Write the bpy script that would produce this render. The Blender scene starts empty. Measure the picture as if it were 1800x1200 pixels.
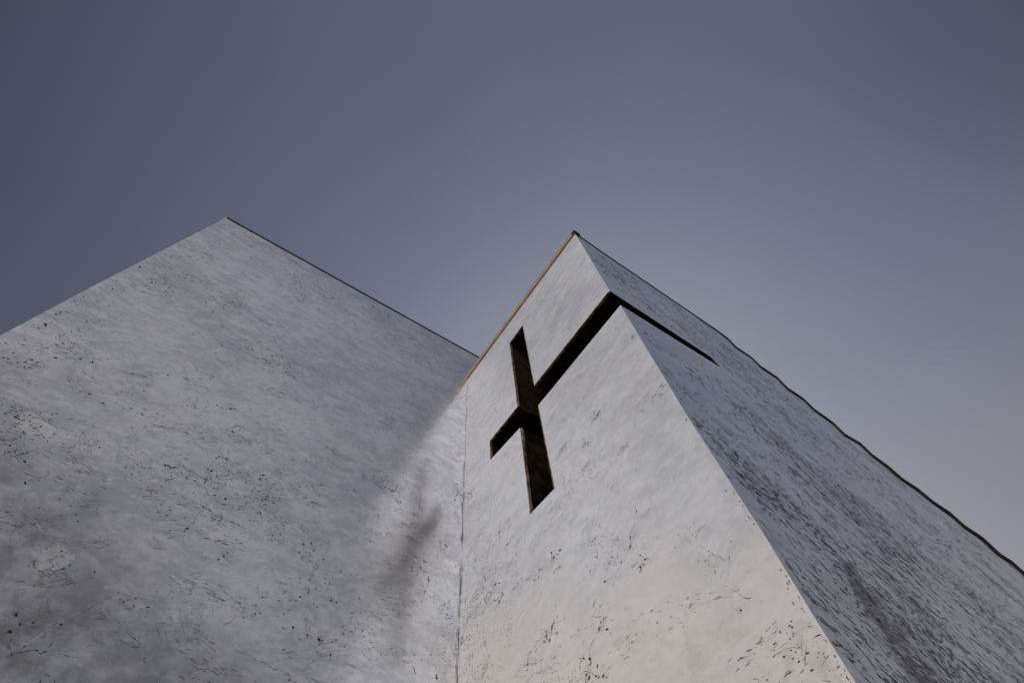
import bpy, bmesh, math, random
from mathutils import Matrix, Vector
R = math.radians
C = bpy.context.scene.collection

# ------------------------------------------------------------------ camera
EYE = (0.0, 0.0, 1.6)
cam = bpy.data.objects.new('camera', bpy.data.cameras.new('camera'))
C.objects.link(cam)
M = [[0.830255, -0.467969, -0.30279], [-0.554201, -0.751056, -0.358854], [-0.05948, 0.465747, -0.882917]]
cam.matrix_world = Matrix.Translation(EYE) @ Matrix(M).to_4x4()
cam.data.sensor_width = 36.0
cam.data.lens = 17.71
cam.data.clip_end = 20000
bpy.context.scene.camera = cam

# ------------------------------------------------------------------ sky and sun
SUN_AZ, SUN_EL = 203.0, 33.0          # direction the light comes from, counter-clockwise from +X
world = bpy.data.worlds.new('World'); bpy.context.scene.world = world
world.use_nodes = True
nt = world.node_tree; nt.nodes.clear()
wo = nt.nodes.new('ShaderNodeOutputWorld')
sky = nt.nodes.new('ShaderNodeTexSky'); sky.sky_type = 'NISHITA'; sky.sun_disc = False
sky.sun_elevation = R(SUN_EL); sky.sun_rotation = R(90 - SUN_AZ)
sky.dust_density = 3.0; sky.air_density = 1.0; sky.ozone_density = 1.5
hs = nt.nodes.new('ShaderNodeHueSaturation'); hs.inputs['Saturation'].default_value = 0.55
nt.links.new(sky.outputs[0], hs.inputs['Color'])
bg1 = nt.nodes.new('ShaderNodeBackground'); bg1.inputs[1].default_value = 0.003
nt.links.new(hs.outputs[0], bg1.inputs[0])
tc = nt.nodes.new('ShaderNodeTexCoord')
def wdot(v):
    n = nt.nodes.new('ShaderNodeVectorMath'); n.operation = 'DOT_PRODUCT'
    nt.links.new(tc.outputs['Generated'], n.inputs[0])
    l = Vector(v).normalized(); n.inputs[1].default_value = l
    return n.outputs['Value']
def srgb(r, g, b):
    f = lambda c: (c/255/12.92) if c/255 <= .04045 else ((c/255+.055)/1.055)**2.4
    return (f(r), f(g), f(b), 1.0)
def wramp(val, stops):
    r = nt.nodes.new('ShaderNodeValToRGB'); e = r.color_ramp.elements
    while len(e) < len(stops): e.new(0.5)
    for k, (p, c) in enumerate(stops):
        e[k].position = p; e[k].color = c
    r.color_ramp.interpolation = 'B_SPLINE'
    nt.links.new(val, r.inputs[0]); return r.outputs[0]
# thin evening cloud veil lit from behind the building
veil = wramp(wdot((.60, .42, .66)), [(0.0, srgb(38, 43, 58)), (.30, srgb(62, 67, 84)), (.50, srgb(84, 89, 107)), (.70, srgb(98, 104, 122)),
                                    (.83, srgb(117, 122, 140)), (.92, srgb(137, 142, 157)), (1.0, srgb(162, 165, 175))])
shade = wramp(wdot((.46, -.68, .57)), [(0.0, (1, 1, 1, 1)), (.87, (1, 1, 1, 1)), (.95, (.72, .73, .75, 1)), (1.0, (.42, .43, .46, 1))])
vm_ = nt.nodes.new('ShaderNodeMixRGB'); vm_.blend_type = 'MULTIPLY'; vm_.inputs[0].default_value = 1.0
nt.links.new(veil, vm_.inputs[1]); nt.links.new(shade, vm_.inputs[2]); veil = vm_.outputs[0]
glow = wramp(wdot((-.90, .10, .25)), [(0.0, (0, 0, 0, 1)), (.35, (.06, .055, .05, 1)), (.70, (.50, .46, .41, 1)), (1.0, (1.7, 1.42, 1.15, 1))])
low = nt.nodes.new('ShaderNodeMapRange'); low.interpolation_type = 'SMOOTHSTEP'
nt.links.new(wdot((0, 0, 1)), low.inputs['Value'])
for k_, v_ in (('From Min', .05), ('From Max', .60), ('To Min', 1.0), ('To Max', 0.0)): low.inputs[k_].default_value = v_
gm = nt.nodes.new('ShaderNodeMixRGB'); gm.blend_type = 'MULTIPLY'; gm.inputs[0].default_value = 1.0
nt.links.new(glow, gm.inputs[1]); nt.links.new(low.outputs[0], gm.inputs[2]); glow = gm.outputs[0]
addn = nt.nodes.new('ShaderNodeMixRGB'); addn.blend_type = 'ADD'; addn.inputs[0].default_value = 1.0
nt.links.new(veil, addn.inputs[1]); nt.links.new(glow, addn.inputs[2])
back = wramp(wdot((-.50, -.78, .36)), [(0.0, (0, 0, 0, 1)), (.50, (0, 0, 0, 1)), (.64, (.10, .102, .115, 1)), (.80, (.24, .235, .25, 1)), (1.0, (.26, .25, .25, 1))])
add2 = nt.nodes.new('ShaderNodeMixRGB'); add2.blend_type = 'ADD'; add2.inputs[0].default_value = 1.0
nt.links.new(addn.outputs[0], add2.inputs[1]); nt.links.new(back, add2.inputs[2]); addn = add2
hz = nt.nodes.new('ShaderNodeMapRange'); hz.interpolation_type = 'SMOOTHSTEP'
nt.links.new(wdot((0, 0, 1)), hz.inputs['Value'])
for k_, v_ in (('From Min', .25), ('From Max', .84), ('To Min', 1.0), ('To Max', 0.0)): hz.inputs[k_].default_value = v_
haze_col = wramp(wdot((1, .1, 0)), [(0.0, (0, 0, 0, 1)), (.45, (0, 0, 0, 1)), (1.0, (.160, .130, .090, 1))])
hm = nt.nodes.new('ShaderNodeMixRGB'); hm.blend_type = 'MULTIPLY'; hm.inputs[0].default_value = 1.0
nt.links.new(haze_col, hm.inputs[1]); nt.links.new(hz.outputs[0], hm.inputs[2])
add3 = nt.nodes.new('ShaderNodeMixRGB'); add3.blend_type = 'ADD'; add3.inputs[0].default_value = 1.0
nt.links.new(addn.outputs[0], add3.inputs[1]); nt.links.new(hm.outputs[0], add3.inputs[2]); addn = add3
wn = nt.nodes.new('ShaderNodeTexNoise'); wn.inputs['Scale'].default_value = 2.2; wn.inputs['Detail'].default_value = 5; wn.inputs['Roughness'].default_value = .6
nt.links.new(tc.outputs['Generated'], wn.inputs['Vector'])
wr = nt.nodes.new('ShaderNodeMapRange'); nt.links.new(wn.outputs['Fac'], wr.inputs['Value'])
for k_, v_ in (('From Min', .25), ('From Max', .75), ('To Min', .955), ('To Max', 1.045)): wr.inputs[k_].default_value = v_
wm = nt.nodes.new('ShaderNodeMixRGB'); wm.blend_type = 'MULTIPLY'; wm.inputs[0].default_value = 1.0
nt.links.new(addn.outputs[0], wm.inputs[1]); nt.links.new(wr.outputs[0], wm.inputs[2]); addn = wm      # faint high cloud
bg2 = nt.nodes.new('ShaderNodeBackground'); bg2.inputs[1].default_value = 0.9
nt.links.new(addn.outputs[0], bg2.inputs[0])
ash = nt.nodes.new('ShaderNodeAddShader')
nt.links.new(bg1.outputs[0], ash.inputs[0]); nt.links.new(bg2.outputs[0], ash.inputs[1])
nt.links.new(ash.outputs[0], wo.inputs['Surface'])

sl = bpy.data.lights.new('sun', 'SUN'); sl.energy = 1.15; sl.angle = R(40); sl.color = (1.0, .94, .88)
sun = bpy.data.objects.new('sun', sl); C.objects.link(sun)
d = Vector((math.cos(R(SUN_EL))*math.cos(R(SUN_AZ)), math.cos(R(SUN_EL))*math.sin(R(SUN_AZ)), math.sin(R(SUN_EL))))
sun.rotation_euler = d.to_track_quat('Z', 'Y').to_euler()

sc = bpy.context.scene
sc.view_settings.view_transform = 'Standard'; sc.view_settings.look = 'None'
sc.view_settings.exposure = 0.0; sc.view_settings.gamma = 1.0

# ------------------------------------------------------------------ node helper
class G:
    def __init__(s, name):
        s.m = bpy.data.materials.new(name); s.m.use_nodes = True
        s.t = s.m.node_tree; s.t.nodes.clear()
        s.out = s.n('ShaderNodeOutputMaterial'); s.p = s.n('ShaderNodeBsdfPrincipled')
        s.t.links.new(s.p.outputs[0], s.out.inputs['Surface'])
        s.co = s.n('ShaderNodeTexCoord').outputs['Object']
    def n(s, k): return s.t.nodes.new(k)
    def put(s, v, sock):
        if isinstance(v, (int, float)): sock.default_value = v
        elif isinstance(v, (tuple, list)): sock.default_value = v
        else: s.t.links.new(v, sock)
    def math(s, op, a, b=0.0, c=0.0, clamp=False):
        n = s.n('ShaderNodeMath'); n.operation = op; n.use_clamp = clamp
        s.put(a, n.inputs[0]); s.put(b, n.inputs[1]); s.put(c, n.inputs[2]); return n.outputs[0]
    def mapping(s, v, loc=(0, 0, 0), rot=(0, 0, 0), sca=(1, 1, 1)):
        n = s.n('ShaderNodeMapping'); s.put(v, n.inputs['Vector'])
        n.inputs['Location'].default_value = loc; n.inputs['Rotation'].default_value = rot; n.inputs['Scale'].default_value = sca
        return n.outputs[0]
    def noise(s, v, scale, detail=4, rough=.55, dist=0.0, out='Fac'):
        n = s.n('ShaderNodeTexNoise'); s.put(v, n.inputs['Vector'])
        n.inputs['Scale'].default_value = scale; n.inputs['Detail'].default_value = detail
        n.inputs['Roughness'].default_value = rough; n.inputs['Distortion'].default_value = dist
        return n.outputs[out]
    def voro(s, v, scale, feat='F1', out='Distance', rnd=1.0):
        n = s.n('ShaderNodeTexVoronoi'); n.feature = feat; s.put(v, n.inputs['Vector'])
        n.inputs['Scale'].default_value = scale; n.inputs['Randomness'].default_value = rnd
        return n.outputs[out], (n.outputs['Color'] if feat == 'F1' else None)
    def ss(s, v, a, b, lo=0.0, hi=1.0):
        n = s.n('ShaderNodeMapRange'); n.interpolation_type = 'SMOOTHSTEP'; s.put(v, n.inputs['Value'])
        if a > b: a, b, lo, hi = b, a, hi, lo
        n.inputs['From Min'].default_value = a; n.inputs['From Max'].default_value = b
        n.inputs['To Min'].default_value = lo; n.inputs['To Max'].default_value = hi
        return n.outputs[0]
    def mix(s, f, a, b, mode='MIX'):
        n = s.n('ShaderNodeMixRGB'); n.blend_type = mode; s.put(f, n.inputs[0]); s.put(a, n.inputs[1]); s.put(b, n.inputs[2]); return n.outputs[0]
    def xyz(s, v):
        n = s.n('ShaderNodeSeparateXYZ'); s.put(v, n.inputs[0]); return n.outputs
    def comb(s, x, y, z=0.0):
        n = s.n('ShaderNodeCombineXYZ'); s.put(x, n.inputs[0]); s.put(y, n.inputs[1]); s.put(z, n.inputs[2]); return n.outputs[0]
    def vadd(s, a, b):
        n = s.n('ShaderNodeVectorMath'); n.operation = 'ADD'; s.put(a, n.inputs[0]); s.put(b, n.inputs[1]); return n.outputs[0]
    def vscale(s, a, k):
        n = s.n('ShaderNodeVectorMath'); n.operation = 'SCALE'; s.put(a, n.inputs[0]); n.inputs['Scale'].default_value = k; return n.outputs[0]
    def warp(s, v, scale, amt):
        c = s.noise(v, scale, 3, .6, out='Color')
        n = s.n('ShaderNodeVectorMath'); n.operation = 'SUBTRACT'; s.put(c, n.inputs[0]); n.inputs[1].default_value = (.5, .5, .5)
        return s.vadd(v, s.vscale(n.outputs[0], amt))
    def rnd(s, col): return s.xyz(col)

MARK = (.045, .045, .06, 1)

def wall_mat(name, axis, seed, base, base2, tilt=0.0, rubk=.3, extra=None, metallic=.72, sca=1.0, rough=(.12, .150), markk=1.0):
    """smooth, faintly metallic grey coat: clouded, rubbed and speckled (the scratches themselves are modelled)"""
    g = G(name)
    x, y, z = g.xyz(g.co)
    h = x if axis == 'x' else y
    P = g.comb(h, z, seed*7.31)
    c1 = g.noise(P, .55*sca, 4, .6); c2 = g.noise(g.mapping(P, rot=(0, 0, tilt), sca=(1, 2.0, 1)), 2.4*sca, 5, .64, .5); c3 = g.noise(P, 13*sca, 3, .7)
    W = g.warp(P, 1.3*sca, .5)
    c4 = g.noise(g.mapping(W, rot=(0, 0, tilt+.4), sca=(1, 2.6, 1)), 5.5*sca, 4, .6, .8)
    cl = g.math('ADD', g.math('MULTIPLY', c1, .28), g.math('ADD', g.math('MULTIPLY', c2, .30), g.math('ADD', g.math('MULTIPLY', c4, .26), g.math('MULTIPLY', c3, .16))))
    col = g.mix(g.ss(cl, .41, .59), base2, base)
    tint = g.noise(W, 1.3, 4, .65, out='Color')
    col = g.mix(.16, col, tint, 'OVERLAY')
    clump = g.ss(g.noise(P, .9, 3, .62), .42, .66)
    # streaky grey rubbing and fine grit
    rub = g.ss(g.noise(g.mapping(P, rot=(0, 0, tilt), sca=(1, 3.6, 1)), 3.6, 6, .74, .4), .54, .70)
    rub = g.math('MULTIPLY', rub, g.math('ADD', g.math('MULTIPLY', clump, rubk), rubk*.22))
    grit = g.ss(g.noise(g.mapping(P, rot=(0, 0, tilt), sca=(1, 1.8, 1)), 16, 4, .8), .635, .70)
    m = g.math('MULTIPLY', grit, g.math('ADD', g.math('MULTIPLY', clump, rubk*1.3), .04))
    if extra: col, m = extra(g, P, h, z, col, m)
    col = g.mix(g.math('MULTIPLY', rub, 1.0, clamp=True), col, (.22, .225, .25, 1))
    col = g.mix(g.math('MULTIPLY', m, .95, clamp=True), col, MARK)
    g.put(col, g.p.inputs['Base Color'])
    g.put(g.math('MULTIPLY', g.ss(m, 0, .8, 1, .1), metallic), g.p.inputs['Metallic'])
    ro = g.math('ADD', g.math('MULTIPLY', c1, rough[0]), rough[1])
    g.put(g.math('ADD', ro, g.math('MULTIPLY', m, .4)), g.p.inputs['Roughness'])
    bmp = g.n('ShaderNodeBump'); bmp.inputs['Strength'].default_value = .16; bmp.inputs['Distance'].default_value = .012
    g.put(g.math('ADD', g.math('MULTIPLY', c2, .6), g.math('MULTIPLY', c3, .06)), bmp.inputs['Height'])
    g.t.links.new(bmp.outputs[0], g.p.inputs['Normal'])
    return g.m

def patches(spots):
    def f(g, P, h, z, col, m):
        for (cx, cz, r) in spots:
            dx = g.math('SUBTRACT', h, cx); dz = g.math('SUBTRACT', z, cz)
            dist = g.math('SQRT', g.math('ADD', g.math('MULTIPLY', dx, dx), g.math('MULTIPLY', dz, dz)))
            dist = g.math('ADD', dist, g.math('MULTIPLY', g.math('SUBTRACT', g.noise(P, 5, 5, .7), .5), r*3.2))
            col = g.mix(g.ss(dist, r*.9, r, .85, 0), col, (.98, .98, .98, 1))
            rim = g.math('MULTIPLY', g.ss(g.math('ABSOLUTE', g.math('SUBTRACT', dist, r)), r*.14, r*.04), g.ss(g.noise(P, 14, 4, .7), .53, .58))
            blot = g.math('MULTIPLY', g.ss(dist, r, r*.85), g.ss(g.noise(P, 16, 4, .7), .56, .62))
            m = g.math('MAXIMUM', m, g.math('MULTIPLY', rim, .9)); m = g.math('MAXIMUM', m, g.math('MULTIPLY', blot, .7))
        return col, m
    return f

def seam_dirt(jx, spots=()):
    def f(g, P, h, z, col, m):
        if spots: col, m = patches(spots)(g, P, h, z, col, m)
        dj = g.math('SUBTRACT', jx, h)
        wob = g.math('MULTIPLY', g.noise(P, 2.2, 4, .7), .05)
        near = g.math('MULTIPLY', g.ss(g.math('SUBTRACT', dj, wob), .035, -.01), g.ss(z, 12.05, 11.6))
        bits = g.ss(g.math('SUBTRACT', g.noise(g.mapping(P, sca=(3, .45, 1)), 6, 5, .8), g.ss(z, 5, 11, 0, .07)), .48, .55)
        m = g.math('MAXIMUM', m, g.math('MULTIPLY', g.math('MULTIPLY', near, bits), .8))
        far = g.ss(dj, .75, .0)
        sp = g.ss(g.noise(g.mapping(P, loc=(2, 5, 0), sca=(1.6, 1, 1)), 11, 5, .78), .585, .64)
        m = g.math('MAXIMUM', m, g.math('MULTIPLY', g.math('MULTIPLY', far, sp), .6))
        return col, m
    return f

def rear_extra(g, P, h, z, col, m):
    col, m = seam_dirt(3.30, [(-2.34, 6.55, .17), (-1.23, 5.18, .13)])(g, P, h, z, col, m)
    # cross reflection deepened in the coat colour, left of the inner corner
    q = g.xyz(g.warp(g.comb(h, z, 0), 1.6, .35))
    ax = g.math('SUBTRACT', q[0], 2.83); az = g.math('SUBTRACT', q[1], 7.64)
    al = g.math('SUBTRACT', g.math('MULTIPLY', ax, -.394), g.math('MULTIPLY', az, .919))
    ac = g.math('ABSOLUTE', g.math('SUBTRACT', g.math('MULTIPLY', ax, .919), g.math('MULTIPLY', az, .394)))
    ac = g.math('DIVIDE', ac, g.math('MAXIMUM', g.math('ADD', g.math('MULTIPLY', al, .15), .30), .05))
    refl = g.math('MULTIPLY', g.math('MULTIPLY', g.ss(ac, 1.5, .1), g.ss(al, -.35, .35)), g.ss(al, 2.5, .9))
    col = g.mix(g.math('MULTIPLY', refl, .44), col, (.33, .30, .28, 1))
    # vignette darkening painted into the wall's lower left, with grimy mottling
    d_ = g.math('ADD', g.math('MULTIPLY', h, .55), g.math('MULTIPLY', z, .95))
    w = g.math('MULTIPLY', g.math('SUBTRACT', g.noise(P, .9, 5, .65), .5), 3.2)
    vignette = g.ss(g.math('ADD', d_, w), 6.0, 2.9)
    fine_ = g.ss(g.noise(P, 3.2, 6, .72), .36, .62, .45, 1.0)
    col = g.mix(g.math('MULTIPLY', g.math('MULTIPLY', vignette, fine_), .90), col, (.17, .175, .185, 1))
    return col, m

def side_stain(g, P, h, z, col, m):
    # broad dark rubbed streak low on the flank, with pale flakes inside it
    v = g.comb(h, z, 0)
    W = g.warp(g.warp(v, 1.1, .55), 5.0, .16); q = g.xyz(W)
    t = g.math('SUBTRACT', 4.62, q[1])                      # grows downwards
    ctr = g.math('ADD', g.math('MULTIPLY', t, .02), 4.34)
    half = g.math('ADD', g.math('MULTIPLY', t, .20), .01)
    off = g.math('DIVIDE', g.math('ABSOLUTE', g.math('SUBTRACT', q[0], ctr)), half)
    body = g.math('MULTIPLY', g.ss(off, 1.35, .45), g.ss(t, 0, .45))
    grain = g.ss(g.noise(g.mapping(v, rot=(0, 0, .8), sca=(1, 3.5, 1)), 9, 5, .7), .36, .60, .45, 1.0)
    fl = g.ss(g.noise(g.mapping(g.warp(v, 4, .2), rot=(0, 0, .8), sca=(1, 2.2, 1)), 5, 3, .6), .57, .60)
    body = g.math('MULTIPLY', g.math('MULTIPLY', body, grain), g.math('SUBTRACT', 1.0, g.math('MULTIPLY', fl, .85)))
    col = g.mix(g.math('MULTIPLY', body, .85), col, (.085, .085, .10, 1))
    m = g.math('MAXIMUM', m, g.math('MULTIPLY', body, .35))
    return col, m

def front_extra(g, P, h, z, col, m):
    col, m = seam_dirt(5.776)(g, P, h, z, col, m)
    # warm sky glow low on the wall, tinted into the colour, ochre mottling within
    w = g.math('MULTIPLY', g.math('SUBTRACT', g.noise(P, 1.1, 5, .65), .5), 2.4)
    warm_glow = g.ss(g.math('ADD', g.math('SUBTRACT', z, g.math('MULTIPLY', h, .45)), w), 4.3, 2.3)
    col = g.mix(g.math('MULTIPLY', warm_glow, .52), col, (.94, .85, .77, 1))
    sp = g.ss(g.noise(g.warp(P, 1.5, .5), 1.8, 5, .7), .56, .66)
    col = g.mix(g.math('MULTIPLY', g.math('MULTIPLY', sp, warm_glow), .38), col, (.52, .47, .39, 1))
    return col, m

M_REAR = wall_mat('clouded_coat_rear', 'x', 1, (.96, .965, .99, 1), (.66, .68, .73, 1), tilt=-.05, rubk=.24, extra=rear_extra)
M_FRONT = wall_mat('clouded_coat_front', 'y', 2, (.79, .805, .86, 1), (.63, .64, .69, 1), tilt=.15, rubk=.20, extra=front_extra, metallic=.30, rough=(.16, .40))
M_SIDE = wall_mat('clouded_coat_side', 'x', 3, (.90, .925, .96, 1), (.68, .71, .77, 1), tilt=.7, rubk=.20, extra=side_stain, sca=1.3)
M_TOP = wall_mat('clouded_coat_roof', 'x', 4, (.7, .7, .72, 1), (.6, .6, .62, 1))
def flat(name, c, rough=.7, metallic=0.0, spec=.08):
    g = G(name); g.p.inputs['Base Color'].default_value = c; g.p.inputs['Roughness'].default_value = rough
    g.p.inputs['Metallic'].default_value = metallic; g.p.inputs['Specular IOR Level'].default_value = spec
    return g.m
MARKS = [flat('scratch_black', (.02, .02, .026, 1)), flat('scratch_dark', (.13, .133, .15, 1), .55, .35), flat('scratch_grey', (.30, .305, .33, 1), .45, .5),
         flat('scratch_rust', (.16, .10, .075, 1), .7, .1), flat('scratch_chalk', (.88, .88, .88, 1), .5, .3)]

def simple(name, c1, c2, rough=.8, scale=4.0, sca=(1, 1, 1), bump=.3, thr=(.4, .62), metallic=0.0):
    g = G(name)
    n = g.noise(g.mapping(g.co, sca=sca), scale, 6, .68, .3)
    g.put(g.mix(g.ss(n, *thr), c1, c2), g.p.inputs['Base Color'])
    g.p.inputs['Roughness'].default_value = rough; g.p.inputs['Metallic'].default_value = metallic
    g.p.inputs['Specular IOR Level'].default_value = .12
    b = g.n('ShaderNodeBump'); b.inputs['Strength'].default_value = bump; b.inputs['Distance'].default_value = .01
    g.put(n, b.inputs['Height']); g.t.links.new(b.outputs[0], g.p.inputs['Normal'])
    return g.m
M_TIMBER = simple('weathered_timber', (.36, .24, .14, 1), (.56, .41, .27, 1), .75, 3.0, (6, 1.2, 8))
M_LIP = simple('raw_board_edge', (.09, .055, .03, 1), (.34, .27, .20, 1), .8, 7.0, (1, 1, 1))
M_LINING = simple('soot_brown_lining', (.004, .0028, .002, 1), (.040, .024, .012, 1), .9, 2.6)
M_DARKCAP = simple('dark_flashing', (.016, .011, .009, 1), (.042, .032, .027, 1), .9, 4.0)
M_GROUND = simple('pale_gravel', (.16, .15, .14, 1), (.24, .23, .21, 1), .95, 1.5)

# ------------------------------------------------------------------ object helpers
def tag(o, label=None, cat=None, group=None, kind=None):
    if label: o['label'] = label
    if cat: o['category'] = cat
    if group: o['group'] = group
    if kind: o['kind'] = kind
BASE = Vector((3.3, 3.6, 0))
def link(name, bm, mats, parent=None, root_off=True, recalc=True):
    if recalc: bmesh.ops.recalc_face_normals(bm, faces=bm.faces)
    me = bpy.data.meshes.new(name); bm.to_mesh(me); bm.free()
    for m in mats: me.materials.append(m)
    o = bpy.data.objects.new(name, me); C.objects.link(o)
    if parent is not None:
        o.parent = parent
        if parent.type == 'EMPTY': o.location = -BASE      # vertices stay in world metres
    return o
def box(bm, x0, x1, y0, y1, z0, z1, mat=0):
    v = [bm.verts.new((x, y, z)) for x in (x0, x1) for y in (y0, y1) for z in (z0, z1)]
    for f in ((0, 1, 3, 2), (4, 6, 7, 5), (0, 4, 5, 1), (2, 3, 7, 6), (0, 2, 6, 4), (1, 5, 7, 3)):
        bm.faces.new([v[i] for i in f]).material_index = mat
def prism(bm, ring_a, ring_b, mat=0):
    a = [bm.verts.new(p) for p in ring_a]; b = [bm.verts.new(p) for p in ring_b]; n = len(a)
    fs = [bm.faces.new(a), bm.faces.new(b[::-1])]
    for i in range(n): fs.append(bm.faces.new((a[i], b[i], b[(i+1) % n], a[(i+1) % n])))
    for f in fs: f.material_index = mat
def strip(bm, rows, mat=0, close=False):
    g = [[bm.verts.new(p) for p in r] for r in rows]
    for a, b in zip(g, g[1:]):
        n = len(a)
        for i in range(n if close else n-1):
            bm.faces.new((a[i], a[(i+1) % n], b[(i+1) % n], b[i])).material_index = mat
    return g

# ------------------------------------------------------------------ ground
bm = bmesh.new()
s = 3000
vs = [bm.verts.new(p) for p in ((-s, -s, 0), (s, -s, 0), (s, s, 0), (-s, s, 0))]; bm.faces.new(vs)
o = link('ground', bm, [M_GROUND]); tag(o, kind='structure')

# ------------------------------------------------------------------ the church
church = bpy.data.objects.new('church', None); C.objects.link(church); church.location = BASE
tag(church, 'pale scratched church of two plain blocks, a dark cross cut round the nearer corner', 'church')

# plan, metres: front block  x 3.30.., y 1.366..5.776 ; rear block  y 5.776..
XF, YJ, YS = 3.30, 5.776, 1.366
def bow_front(z):
    pts = [(0, 1.362), (3.06, 1.360), (3.36, 1.364), (4.10, 1.357), (5.53, 1.382), (6.64, 1.376), (8.23, 1.366), (8.89, 1.392), (12.08, 1.384), (14, 1.384)]
    for (a, p), (b, q) in zip(pts, pts[1:]):
        if a <= z <= b: return p+(q-p)*(z-a)/(b-a) - YS
    return 0.0

# ---- scratches, scribbles, pits and cracks: hair-thin ribbons lying on the coat, part of each wall's own mesh
class Marks:
    def __init__(s, seed, place, inside, dirn=0.0, spread=.35, wk=.62, dark=.5):
        s.wk = wk; s.dark = dark; s.long = False
        s.r = random.Random(seed); s.place = place; s.inside = inside; s.dirn = dirn; s.spread = spread
        s.f = []; s.n = 0
    def ribbon(s, pts, w, mat):
        w *= s.wk
        if len(pts) < 2 or not all(s.inside(*p) for p in pts): return
        fine = [pts[0]]
        for (a0, b0), (a1, b1) in zip(pts, pts[1:]):          # ragged between the turning points
            l = math.hypot(a1-a0, b1-b0); k = max(1, int(l/.012))
            for q in range(1, k+1):
                j = s.r.gauss(0, w*.38)
                fine.append((a0+(a1-a0)*q/k-(b1-b0)/l*j, b0+(b1-b0)*q/k+(a1-a0)/l*j))
        pts = fine; n = len(pts)
        s.n += 1; off = .0006 + (s.n % 23)*.00011; L = []; swell = s.r.uniform(.1, .9)
        for i, (a, b) in enumerate(pts):
            a0, b0 = pts[max(i-1, 0)]; a1, b1 = pts[min(i+1, n-1)]
            dx, dz = a1-a0, b1-b0; l = math.hypot(dx, dz) or 1
            t = math.exp(-((i/n-swell)/.33)**2)
            k = w*.5*(.30+.75*t)*s.r.choice((.25, .6, 1, 1.3, 1.9)); k2 = k*s.r.uniform(.4, 1.3)
            L.append((s.place(a-dz/l*k, b+dx/l*k, off), s.place(a+dz/l*k2, b-dx/l*k2, off)))
        gap = 0
        for p, q in zip(L, L[1:]):
            if gap > 0: gap -= 1; continue
            if s.r.random() < .13: gap = s.r.randint(1, 3); continue
            s.f.append(((p[0], p[1], q[1], q[0]), mat))
    def walk(s, a, b, ang, length, step, curl=.35, drift=0.0):
        pts = [(a, b)]; n = max(2, int(length/step))
        for _ in range(n):
            ang += s.r.gauss(0, curl) + drift; st = step*s.r.uniform(.6, 1.4)
            a += math.cos(ang)*st; b += math.sin(ang)*st; pts.append((a, b))
        return pts
    def blot(s, a, b, r, ang, asp, mat):
        if not (s.inside(a-r*asp, b-r) and s.inside(a+r*asp, b+r)): return
        s.n += 1; off = .0006 + (s.n % 23)*.00011; n = s.r.randint(6, 11); ring = []
        for i in range(n):
            t = -2*math.pi*i/n; q = r*s.r.uniform(.5, 1.25)
            u, v = math.cos(t)*q*asp, math.sin(t)*q
            ring.append(s.place(a+u*math.cos(ang)-v*math.sin(ang), b+u*math.sin(ang)+v*math.cos(ang), off))
        s.f.append((tuple(ring), mat))
    def tone(s, dark=.3): return s.r.choices((0, 1, 2, 3), (dark*s.dark, .35+.2*s.dark, .85-.5*s.dark, .05))[0]
    def d(s, k=1.0): return s.dirn + s.r.gauss(0, s.spread*k) + (math.pi if s.r.random() < .5 else 0)
    def scribble(s, a, b, k):
        base = s.d()
        for _ in range(s.r.randint(3, 10)):
            ln = s.r.uniform(.05, .34)*k
            s.ribbon(s.walk(a+s.r.gauss(0, .10*k), b+s.r.gauss(0, .05*k), base+s.r.gauss(0, .42), ln*.8, .022*k, .22), s.r.uniform(.003, .008)*k, s.tone(.35))
    def splinters(s, a, b, k, n=None):
        base = s.d(.6); ca, sa = math.cos(base), math.sin(base)
        for _ in range(n or s.r.randint(8, 34)):
            u, v = s.r.gauss(0, .30*k), s.r.gauss(0, .085*k); ln = s.r.expovariate(1/(.085 if s.long else .045))*k + .01
            s.ribbon(s.walk(a+u*ca-v*sa, b+u*sa+v*ca, base+s.r.gauss(0, .16), min(ln, .45), .03, .14), s.r.uniform(.004, .015)*k, s.tone(.28))
    def specks(s, a, b, k):
        base = s.d(); ca, sa = math.cos(base), math.sin(base)
        for _ in range(s.r.randint(8, 40)):
            u, v = s.r.gauss(0, .22*k), s.r.gauss(0, .12*k)
            s.blot(a+u*ca-v*sa, b+u*sa+v*ca, s.r.uniform(.003, .010)*k, base, s.r.uniform(1, 2.6), s.tone(.3))
    def crack(s, a, b, k, depth=0, ang=None):
        ang = s.d(1.6) if ang is None else ang
        pts = s.walk(a, b, ang, s.r.uniform(.25, .9)*k*(.6 if depth else 1), .035, .42)
        i = 0
        while i < len(pts)-2:                      # broken into pieces of different strength
            j = min(len(pts), i+s.r.randint(3, 9)); s.ribbon(pts[i:j], s.r.uniform(.004, .010), s.tone(.3)); i = j-1+(s.r.random() < .35)*2
        if depth < 2:
            for p in s.r.sample(pts, min(len(pts), s.r.randint(1, 3))): s.crack(p[0], p[1], k*.7, depth+1, ang+s.r.choice((-1, 1))*s.r.uniform(.5, 1.3))
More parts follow.
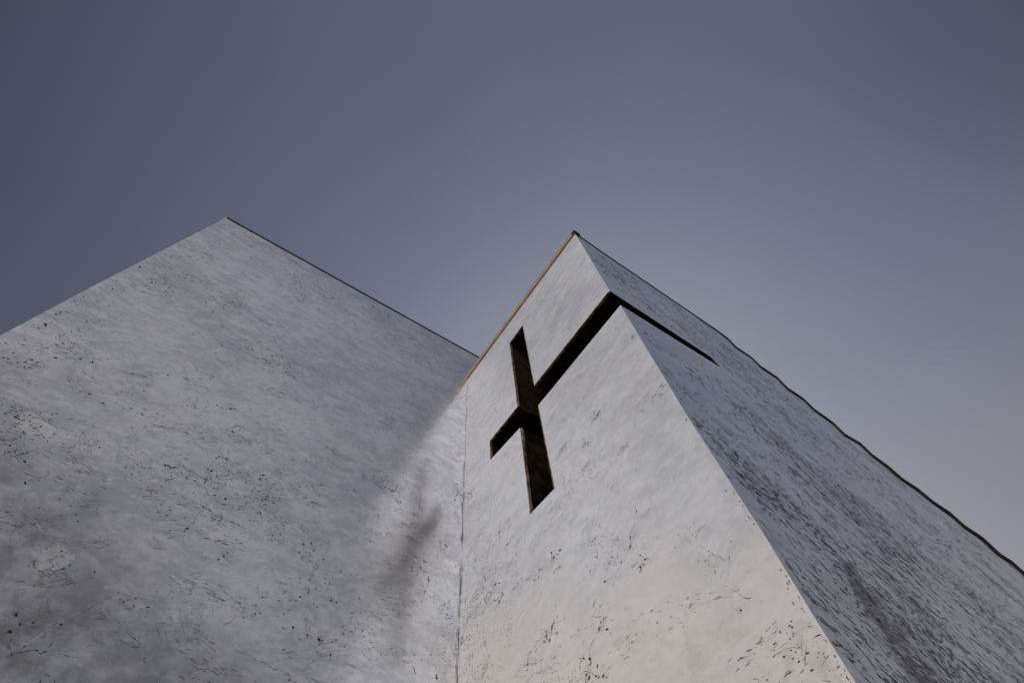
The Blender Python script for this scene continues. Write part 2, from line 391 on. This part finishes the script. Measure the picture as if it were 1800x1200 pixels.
    def vein(s, a, b, k, depth=0, ang=None):           # fine wandering crack with darker knots where it forks
        ang = s.d(1.5) if ang is None else ang
        pts = s.walk(a, b, ang, s.r.uniform(.35, 1.3)*k*(.55 if depth else 1), .045, .30)
        i = 0
        while i < len(pts)-2:
            j = min(len(pts), i+s.r.randint(4, 12)); s.ribbon(pts[i:j], s.r.uniform(.0035, .0065), s.r.choice((1, 1, 2, 2, 2))); i = j-1+(s.r.random() < .25)
        if depth < 3:
            for p in s.r.sample(pts, min(len(pts), s.r.randint(1, 3))):
                if s.r.random() < .5: s.blot(p[0], p[1], s.r.uniform(.005, .013), ang, 1.8, s.r.choice((0, 1, 1)))
                s.vein(p[0], p[1], k*.72, depth+1, ang+s.r.choice((-1, 1))*s.r.uniform(.4, 1.2))
    def smudge(s, a, b, k):                             # a scuffed patch: dozens of overlapping pale grey rubs
        base = s.d(.7); ca, sa = math.cos(base), math.sin(base)
        for _ in range(s.r.randint(14, 40)):
            u, v = s.r.gauss(0, .16*k), s.r.gauss(0, .05*k)
            s.ribbon(s.walk(a+u*ca-v*sa, b+u*sa+v*ca, base+s.r.gauss(0, .12), s.r.uniform(.03, .14)*k, .03, .1), s.r.uniform(.004, .010), 2)
    def arc(s, a, b, k):
        dr = s.r.choice((-1, 1))*s.r.uniform(.08, .3)
        for q in range(s.r.randint(1, 4)):
            s.ribbon(s.walk(a+q*.02, b-q*.03, s.d(2), s.r.uniform(.2, .6)*k, .03, .05, dr), s.r.uniform(.003, .007), s.tone(.2))
    def hairs(s, a, b, k):
        base = s.d(1.4)
        for q in range(s.r.randint(2, 6)):
            s.ribbon(s.walk(a+s.r.gauss(0, .06), b+s.r.gauss(0, .06), base+s.r.gauss(0, .12), s.r.uniform(.15, .6)*k, .05, .06), s.r.uniform(.0025, .005), s.r.choice((1, 2, 2)))
    def pit(s, a, b, k): s.blot(a, b, s.r.uniform(.004, .012)*k, s.d(), s.r.uniform(1, 1.8), s.r.choice((0, 0, 1)))
    def chalk(s, a, b, k):
        for _ in range(s.r.randint(2, 7)):
            s.ribbon(s.walk(a+s.r.gauss(0, .12), b+s.r.gauss(0, .06), s.d(), s.r.uniform(.04, .16), .025, .3), s.r.uniform(.006, .014), 4)
    def scatter(s, n, h0, h1, z0, z1, dens, mixw, k=1.0):
        kinds = [s.scribble, s.splinters, s.specks, s.vein, s.arc, s.hairs, s.pit, s.chalk, s.smudge]
        mixw = tuple(mixw) + (0,)*(9-len(mixw))
        done = 0; tries = 0
        while done < n and tries < n*30:
            tries += 1; a, b = s.r.uniform(h0, h1), s.r.uniform(z0, z1)
            if s.r.random() > dens(a, b) or not s.inside(a, b): continue
            s.r.choices(kinds, mixw)[0](a, b, k*s.r.uniform(.7, 1.35)); done += 1
    def add_to(s, bm, first):
        for ring, mat in s.f:
            bm.faces.new([bm.verts.new(p) for p in ring]).material_index = first+mat
def lump(a, b, seed, f=1.0):                          # smooth 0..1 field that gathers marks in drifts
    v = 0
    for i in range(4):
        q = random.Random(seed*17+i); ka, kb, ph = q.uniform(-2.4, 2.4)*f, q.uniform(-2.4, 2.4)*f, q.uniform(0, 6.3)
        v += math.sin(a*ka+b*kb+ph)
    return 1/(1+math.exp(-1.6*v))

# --- rear block
bm = bmesh.new()
ZR = lambda x: 13.804 + (13.625-13.804)*(x+3.349)/(3.629+3.349)
xl = [(-3.455, -0.01), (-3.455, 7.598), (-3.442, 9.225), (-3.395, 11.5), (-3.349, 13.804)]
XR = 16.5
front = [(xl[i][0], YJ, xl[i][1]) for i in range(5)] + [(XR, YJ, 13.3), (XR, YJ, -0.01)]
back = [(x, 17.0, z) for x, y, z in front]
prism(bm, front, back)
for f in bm.faces: f.normal_update()
bmesh.ops.recalc_face_normals(bm, faces=bm.faces)
def in_rear(x, z):
    if x > 3.28 or z < .2: return False
    xe = -3.455 if z < 7.6 else -3.455 + (z-7.6)/6.2*.106
    return x > xe+.02 and z < ZR(x)-.03
mk = Marks(11, lambda a, b, o: (a, YJ-o, b), in_rear, 0.0, .42, .64, .5)
dl = lambda x, z: (.22+.78*lump(x, z, 3))*(1.0 if x < .5 else .7)*(1.0 if z < 9 else .75)
mk.scatter(235, -3.4, 3.2, 3.9, 13.7, dl, (3, 3.5, 2.2, 1.1, .3, 1.6, 2.6, .15, 1.6), .85)
mk.scatter(130, -3.4, 3.2, 3.9, 8.2, lambda x, z: (.25+.75*lump(x, z, 5)), (2.5, 2, 2, 3.2, .6, 2, 2, .15, 1.5), .7)
mk.scatter(120, -3.4, 3.2, .3, 4.1, lambda x, z: 1, (4, 3, 3, 2, 1, 2, 2, .5), .8)
for _ in range(260):
    z_ = 4+9.6*mk.r.random()**1.3; x_ = -3.40+mk.r.expovariate(9)
    (mk.splinters(x_, z_, .35, 4) if mk.r.random() < .5 else mk.blot(x_, z_, mk.r.uniform(.004, .013), 0, 1.8, mk.r.choice((0, 1, 4, 4))))
for (xa, za, xb, zb, w_, m_) in ((-.95, 4.42, -.62, 5.02, .006, 4), (-.93, 4.40, -.60, 5.00, .004, 1), (-2.6, 7.6, -2.0, 7.45, .006, 1), (1.2, 5.5, 1.45, 5.0, .005, 2),
        (2.45, 8.2, 2.50, 7.3, .007, 1), (2.48, 7.25, 2.38, 6.8, .006, 1), (.4, 4.9, 1.3, 4.75, .006, 1)):
    n_ = 14; mk.ribbon([(xa+(xb-xa)*i/n_+mk.r.gauss(0, .006), za+(zb-za)*i/n_+mk.r.gauss(0, .006)) for i in range(n_+1)], w_, m_)
for (cx, cz, n_) in ((-2.47, 6.58, 30), (-2.25, 6.42, 12), (-1.23, 5.18, 9)):
    for _ in range(n_):
        t_ = mk.r.uniform(0, 6.28); q_ = mk.r.gauss(.11, .05); mk.blot(cx+q_*1.2*math.cos(t_), cz+q_*math.sin(t_), mk.r.uniform(.003, .011), t_+1.5, mk.r.uniform(1, 2), mk.r.choice((0, 0, 1, 1, 2)))
for i in range(9): mk.ribbon(mk.walk(1.75+i*.03, 6.15-i*.055, -.25, .55, .04, .03, .035), .005, 2)
mk.scatter(90, -3.4, 3.2, 3.9, 13.7, dl, (0, 2, 9, 0, 0, 0, 0, 0), .55)
mk.add_to(bm, 1)
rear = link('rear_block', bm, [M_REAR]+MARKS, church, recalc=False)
tag(rear, 'taller left block, its clouded grey render scratched and dull')
bm = bmesh.new()          # thin dark flashing along the top edge of the wall
n = 24; rows = []
for i in range(n+1):
    x = -3.335 + (XR+3.335)*i/n; z = ZR(x) if x < 3.7 else ZR(3.7) + (13.3-ZR(3.7))*(x-3.7)/(XR-3.7)
    j = random.Random(i).uniform(-.003, .003)
    rows.append([(x, YJ+.10, z+.003), (x, YJ-.016, z+.003), (x, YJ-.016+j*.3, z-.022), (x, YJ-.002, z-.022)][::-1] + [])
strip(bm, rows)
strip(bm, [[(x, y, z+.03) if k > 1 else (x, y, z) for k, (x, y, z) in enumerate(r)] for r in rows][:0] or rows[:0])
o = link('roof_flashing', bm, [M_DARKCAP], rear)
tag(o, 'thin black line of flashing along the left roof edge')

# --- front block: solid prism cut by the cross
RI = [[7.016, 11.833], [7.415, 11.82], [7.679, 11.676], [7.704, 11.264], [8.205, 11.284], [8.188, 10.833], [8.734, 10.85], [8.706, 10.388], [9.21, 10.375], [9.259, 10.002], [9.744, 9.892], [9.736, 9.471], [10.393, 9.601], [10.345, 9.214], [10.74, 9.062], [10.853, 8.776], [11.275, 8.694], [11.421, 8.433], [11.84, 8.351], [11.965, 8.05], [12.444, 7.978], [12.406, 7.631], [12.863, 7.582], [12.932, 7.412]]
RO = [[7.029, 11.857], [7.444, 11.865], [7.769, 11.798], [7.802, 11.392], [8.272, 11.37], [8.399, 11.083], [8.925, 11.06], [8.924, 10.618], [9.445, 10.609], [9.484, 10.217], [10.027, 10.144], [10.044, 9.735], [10.689, 9.844], [10.716, 9.503], [11.221, 9.415], [11.276, 9.074], [11.867, 9.091], [11.906, 8.744], [12.502, 8.754], [12.511, 8.367], [13.181, 8.383], [13.005, 7.944], [13.6, 7.954], [13.554, 7.71]]
for k in range(1, len(RI)):                       # keep the stepped edge running one way
    RI[k][0] = max(RI[k][0], RI[k-1][0]+.004); RO[k][0] = max(RO[k][0], RO[k-1][0]+.004)
# the steps carry on beyond the part that is seen
for arr in (RI, RO):
    x, z = arr[-1]
    for k in range(8):
        arr.append([x+.02, z-.20]); arr.append([x+.52, z-.24]); x += .54; z -= .40
for p, q in zip(RI, RO): q[0] = p[0]+(q[0]-p[0])*.6; q[1] = p[1]+(q[1]-p[1])*.6
TOP = [[XF, 12.085], [3.62, 12.05], [4.10, 11.99], [4.65, 11.97], [5.20, 11.955], [5.70, 11.95], [6.20, 11.92], [6.70, 11.895]]
prof = [[XF, -0.01]] + TOP + RI + [[RI[-1][0]+.6, RI[-1][1]-.1], [RI[-1][0]+.6, -0.01]]
bm = bmesh.new()
up = .165
ringa = [(x, YS, z) for x, z in prof]
ringb = [(x, YJ, z + (up if z > 0 else 0)) for x, z in prof]
prism(bm, ringa, ringb)
bmesh.ops.recalc_face_normals(bm, faces=bm.faces)
me = bpy.data.meshes.new('front_block'); bm.to_mesh(me); bm.free()
fb = bpy.data.objects.new('front_block', me); C.objects.link(fb)
DEPTH = 1.05
def cutter(ra, rb):
    b = bmesh.new(); prism(b, ra, rb); bmesh.ops.recalc_face_normals(b, faces=b.faces)
    m_ = bpy.data.meshes.new('cut'); b.to_mesh(m_); b.free()
    o_ = bpy.data.objects.new('cut', m_); C.objects.link(o_); return o_
zc = lambda x, y: 8.886 + (y-1.412)*(-.0035) + max(0, x-XF)*(-.046)      # slot ceiling
zf = lambda x, y: 8.235 + (y-1.36)*.010 + max(0, x-XF)*.080              # slot floor
cuts = []
def fcut(pts, x0=XF-.5, x1=XF+DEPTH):
    cuts.append(cutter([(x0, y, z) for y, z in pts], [(x1, y, z) for y, z in pts]))
fcut([(3.990, 6.430), (3.438, 6.408), (3.462, 8.6), (3.485, 11.295), (3.995, 11.278), (3.985, 8.6)])     # upright
YA = .5
# bar on the front face and round the corner, one L-shaped slot
outer = [(XF-.5, 3.7), (XF-.5, YA), (5.50, YA), (5.50, YS+DEPTH), (XF+DEPTH, YS+DEPTH), (XF+DEPTH, 3.7)]
cuts.append(cutter([(x, y, zf(x, y)) for x, y in outer], [(x, y, zc(x, y)) for x, y in outer]))
cuts.append(cutter([(XF-.5, y, z) for y, z in ((3.72, 8.257), (4.892, 8.392), (4.891, 8.900), (3.72, 8.882))],
                   [(XF+DEPTH+.03, y, z) for y, z in ((3.72, 8.257), (4.892, 8.392), (4.891, 8.900), (3.72, 8.882))]))
for c_ in cuts:
    md = fb.modifiers.new('b', 'BOOLEAN'); md.operation = 'DIFFERENCE'; md.solver = 'EXACT'; md.object = c_
dg = bpy.context.evaluated_depsgraph_get(); dg.update()
bm = bmesh.new(); bm.from_mesh(fb.evaluated_get(dg).to_mesh())
for c_ in cuts:
    m_ = c_.data; bpy.data.objects.remove(c_); bpy.data.meshes.remove(m_)
bpy.data.objects.remove(fb)
bmesh.ops.remove_doubles(bm, verts=bm.verts, dist=1e-5)
for zz in (3.06, 3.36, 4.1, 5.53, 6.64, 8.23, 8.89, 12.0799):
    bmesh.ops.bisect_plane(bm, geom=bm.verts[:]+bm.edges[:]+bm.faces[:], plane_co=(0, 0, zz), plane_no=(0, 0, 1))
inner = [];
for f in bm.faces:
    f.normal_update(); c_ = f.calc_center_median()
    on_a = abs(c_.x-XF) < 1e-3 and abs(f.normal.x) > .99
    on_b = abs(c_.y-YS) < 1e-3 and abs(f.normal.y) > .99
    on_j = abs(c_.y-YJ) < 1e-3
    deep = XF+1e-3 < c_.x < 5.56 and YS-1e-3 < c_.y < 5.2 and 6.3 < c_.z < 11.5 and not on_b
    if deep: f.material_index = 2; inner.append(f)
    elif on_a: f.material_index = 0
    elif on_b: f.material_index = 1
    else: f.material_index = 3
for v in bm.verts:
    if abs(v.co.y-YS) < 1e-3: v.co.y += bow_front(v.co.z)
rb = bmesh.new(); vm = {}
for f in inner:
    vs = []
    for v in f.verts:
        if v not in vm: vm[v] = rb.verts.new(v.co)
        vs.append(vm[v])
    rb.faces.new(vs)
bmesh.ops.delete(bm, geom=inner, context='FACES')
bmesh.ops.triangulate(bm, faces=bm.faces)
def in_front(y, z):
    if y < YS+bow_front(z)+.006 or y > YJ-.02 or z < .2 or z > 12.03: return False
    if 3.40 < y < 4.03 and 6.34 < z < 11.33: return False
    if 8.19 < z < 8.95 and y < 4.93: return False
    return True
mk = Marks(23, lambda a, b, o: (XF-o, a, b), in_front, -.15, .5, .60, .45)
df = lambda y, z: (.12+.88*lump(y, z, 8, 1.3))*(1.0 if z < 6.5 else .55 if z < 9 else .28)
mk.scatter(170, 1.4, 5.75, 3.0, 12.0, df, (2.5, 3.5, 3, 1.2, .3, 1.8, 2, .1, 1.2), .62)
mk.scatter(55, 1.4, 5.7, 3.0, 6.2, lambda y, z: .3+.7*lump(y, z, 9), (1.5, 2, 2, 6, .6, 3, 1.5, .1, 1), .6)
mk.scatter(70, 4.6, 5.7, 4.4, 9.0, lambda y, z: max(0, 1-(YJ-y)/1.0), (1, 5, 5, .3, .1, 1, 1, .5), .6)
mk.scatter(60, 1.4, 5.7, .3, 3.0, lambda y, z: 1, (4, 3, 3, 2, 1, 2, 2, .5), .8)
for _ in range(420):
    z_ = 3+9*mk.r.random()**1.5; y_ = YS+bow_front(z_)+.007+mk.r.expovariate(70)
    if lump(z_*2.5, z_*.7, 31, 1.5) < .45: continue
    mk.blot(y_, z_, mk.r.uniform(.002, .0065), 1.57, mk.r.uniform(1.2, 3.5), mk.r.choice((1, 2, 2, 2, 3, 4, 4)))
mk.scatter(110, 1.4, 5.7, 3.0, 12, df, (0, 2, 9, 0, 0, 0, 0, 0), .45)
mk.add_to(bm, 4)
ztop = lambda x: next((p[1]+(q[1]-p[1])*(x-p[0])/max(1e-6, q[0]-p[0]) for p, q in zip(TOP+RI, (TOP+RI)[1:]) if p[0] <= x <= q[0]), 0)
def in_side(x, z):
    if x < XF+.01 or z < .2 or z > ztop(x)-.12: return False
    if 8.19 < z < 8.93 and x < 5.56: return False
    return True
mk = Marks(37, lambda a, b, o: (a, YS+bow_front(b)-o, b), in_side, -.80, .30, .95, .75)
ds = lambda x, z: (.25+.75*lump(x*1.6, z*1.6, 14, 1.2))*(.5 if x < 4.9 and z > 4.3 else 1)
mk.long = True
mk.scatter(640, 3.35, 14.0, 2.9, 11.7, ds, (1.5, 9, 1.2, .8, .05, 3, .6, .2), 1.3)
mk.scatter(110, 3.35, 7.0, 2.9, 7.5, ds, (3, 8, 3, 1.0, .3, 2, 1, .6), .8)
mk.scatter(260, 3.35, 8.5, 2.9, 6.4, ds, (1, 9, 3, .6, .1, 2, 1, .4), .9)
mk.add_to(bm, 4)
frontb = link('front_block', bm, [M_FRONT, M_SIDE, M_LINING, M_TOP]+MARKS, church, recalc=False)
tag(frontb, 'nearer right block with the cross opening and a stepped roof edge')
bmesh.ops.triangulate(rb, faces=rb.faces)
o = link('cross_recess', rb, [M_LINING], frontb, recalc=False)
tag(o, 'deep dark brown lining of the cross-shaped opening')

# raw board edge showing round the opening
bm = bmesh.new()
def edge_bead(pts, w=.022, out=.006, side=1):
    # thin board edge lying just inside the opening, on the front face
    for (y0, z0), (y1, z1) in zip(pts, pts[1:]):
        d = Vector((y1-y0, z1-z0)).normalized(); n = Vector((-d.y, d.x))*side*w
        a = [(y0, z0), (y1, z1), (y1+n.x, z1+n.y), (y0+n.x, z0+n.y)]
        prism(bm, [(XF-out, y, z) for y, z in a], [(XF+.035, y, z) for y, z in a])
edge_bead([(3.995, 11.278), (3.985, 8.885)], side=-1)
edge_bead([(3.960, 8.240), (3.989, 6.432)], side=-1)
edge_bead([(3.438, 6.410), (3.458, 8.240)], side=-1, w=.014)
edge_bead([(3.466, 8.880), (3.485, 11.290)], side=-1, w=.010)
edge_bead([(3.45, 8.879), (1.42, 8.886)], side=1, w=.022)
edge_bead([(4.889, 8.900), (4.01, 8.884)], side=1, w=.022)
edge_bead([(4.890, 8.395), (4.889, 8.897)], side=1, w=.020)
edge_bead([(3.485, 11.293), (3.990, 11.277)], side=-1, w=.018)
o = link('board_edge', bm, [M_LIP], frontb)
tag(o, 'thin raw tan board edge round the cross opening')

# tan timber fascia on the front roof edge, dark at its outer end
bm = bmesh.new()
ya, yb = 1.372, YJ-.002
rows = []
n = 40
for i in range(n+1):
    y = ya + (yb-ya)*i/n; z = 12.088 + (y-YS)*up/(YJ-YS); j = random.Random(i+50).uniform(-.006, .006)
    rows.append([(XF+.12, y, z+.17), (XF-.032, y, z+.165+j), (XF-.032, y, z-.004+j), (XF-.002, y, z-.004)])
strip(bm, rows)
fa = link('timber_fascia', bm, [M_TIMBER], frontb)
tag(fa, 'tan weathered timber fascia along the front roof edge')
bm = bmesh.new(); box(bm, XF-.036, XF+.12, 1.352, 1.371, 12.07, 12.24)
box(bm, XF-.040, XF-.0335, 1.372, 1.45, 12.10, 12.20)
link('end_cap', bm, [M_DARKCAP], fa)

# dark flashing on the stepped flank edge
bm = bmesh.new(); rows = []
for (x, z) in TOP:
    y = YS + bow_front(z)
    rows.append([(x, y-.001, z-.006), (x, y-.014, z-.006), (x, y-.014, z+.022), (x, y+.25, z+.03)])
for (x, z), (X, Z) in zip(RI, RO):
    y = YS + bow_front(z)
    Z = max(Z, z+.02) if abs(X-x) < .12 else Z
    rows.append([(x, y-.001, z), (x, y-.02, z), (X, y-.02, Z), (X, y+.25, Z+.01)])
strip(bm, rows)
o = link('stepped_flashing', bm, [M_DARKCAP], frontb)
tag(o, 'dark flashing following the stepped right-hand roof edge')

# filler in the corner where the two blocks meet
g = G('corner_filler')
x, y, z = g.xyz(g.co)
v = g.comb(x, y, g.math('MULTIPLY', z, .55))
a = g.ss(g.noise(v, 4.2, 5, .8), .47, .53)
b_ = g.ss(z, 9.6, 6.0, .35, 1.0)
g.put(g.mix(g.math('MULTIPLY', a, b_), (.62, .62, .64, 1), (.04, .036, .036, 1)), g.p.inputs['Base Color'])
g.p.inputs['Roughness'].default_value = .7
bm = bmesh.new(); rows = []
for i in range(90):
    z = 0 + i*12.2/89; r = .005 + random.Random(i*3).uniform(0, .005)
    rows.append([(XF-r, YJ-.001, z), (XF-r*.5, YJ-r*.5, z), (XF-.001, YJ-r, z)])
strip(bm, rows)
o = link('corner_filler', bm, [g.m], frontb)
tag(o, 'dark dirty joint line in the inner corner')
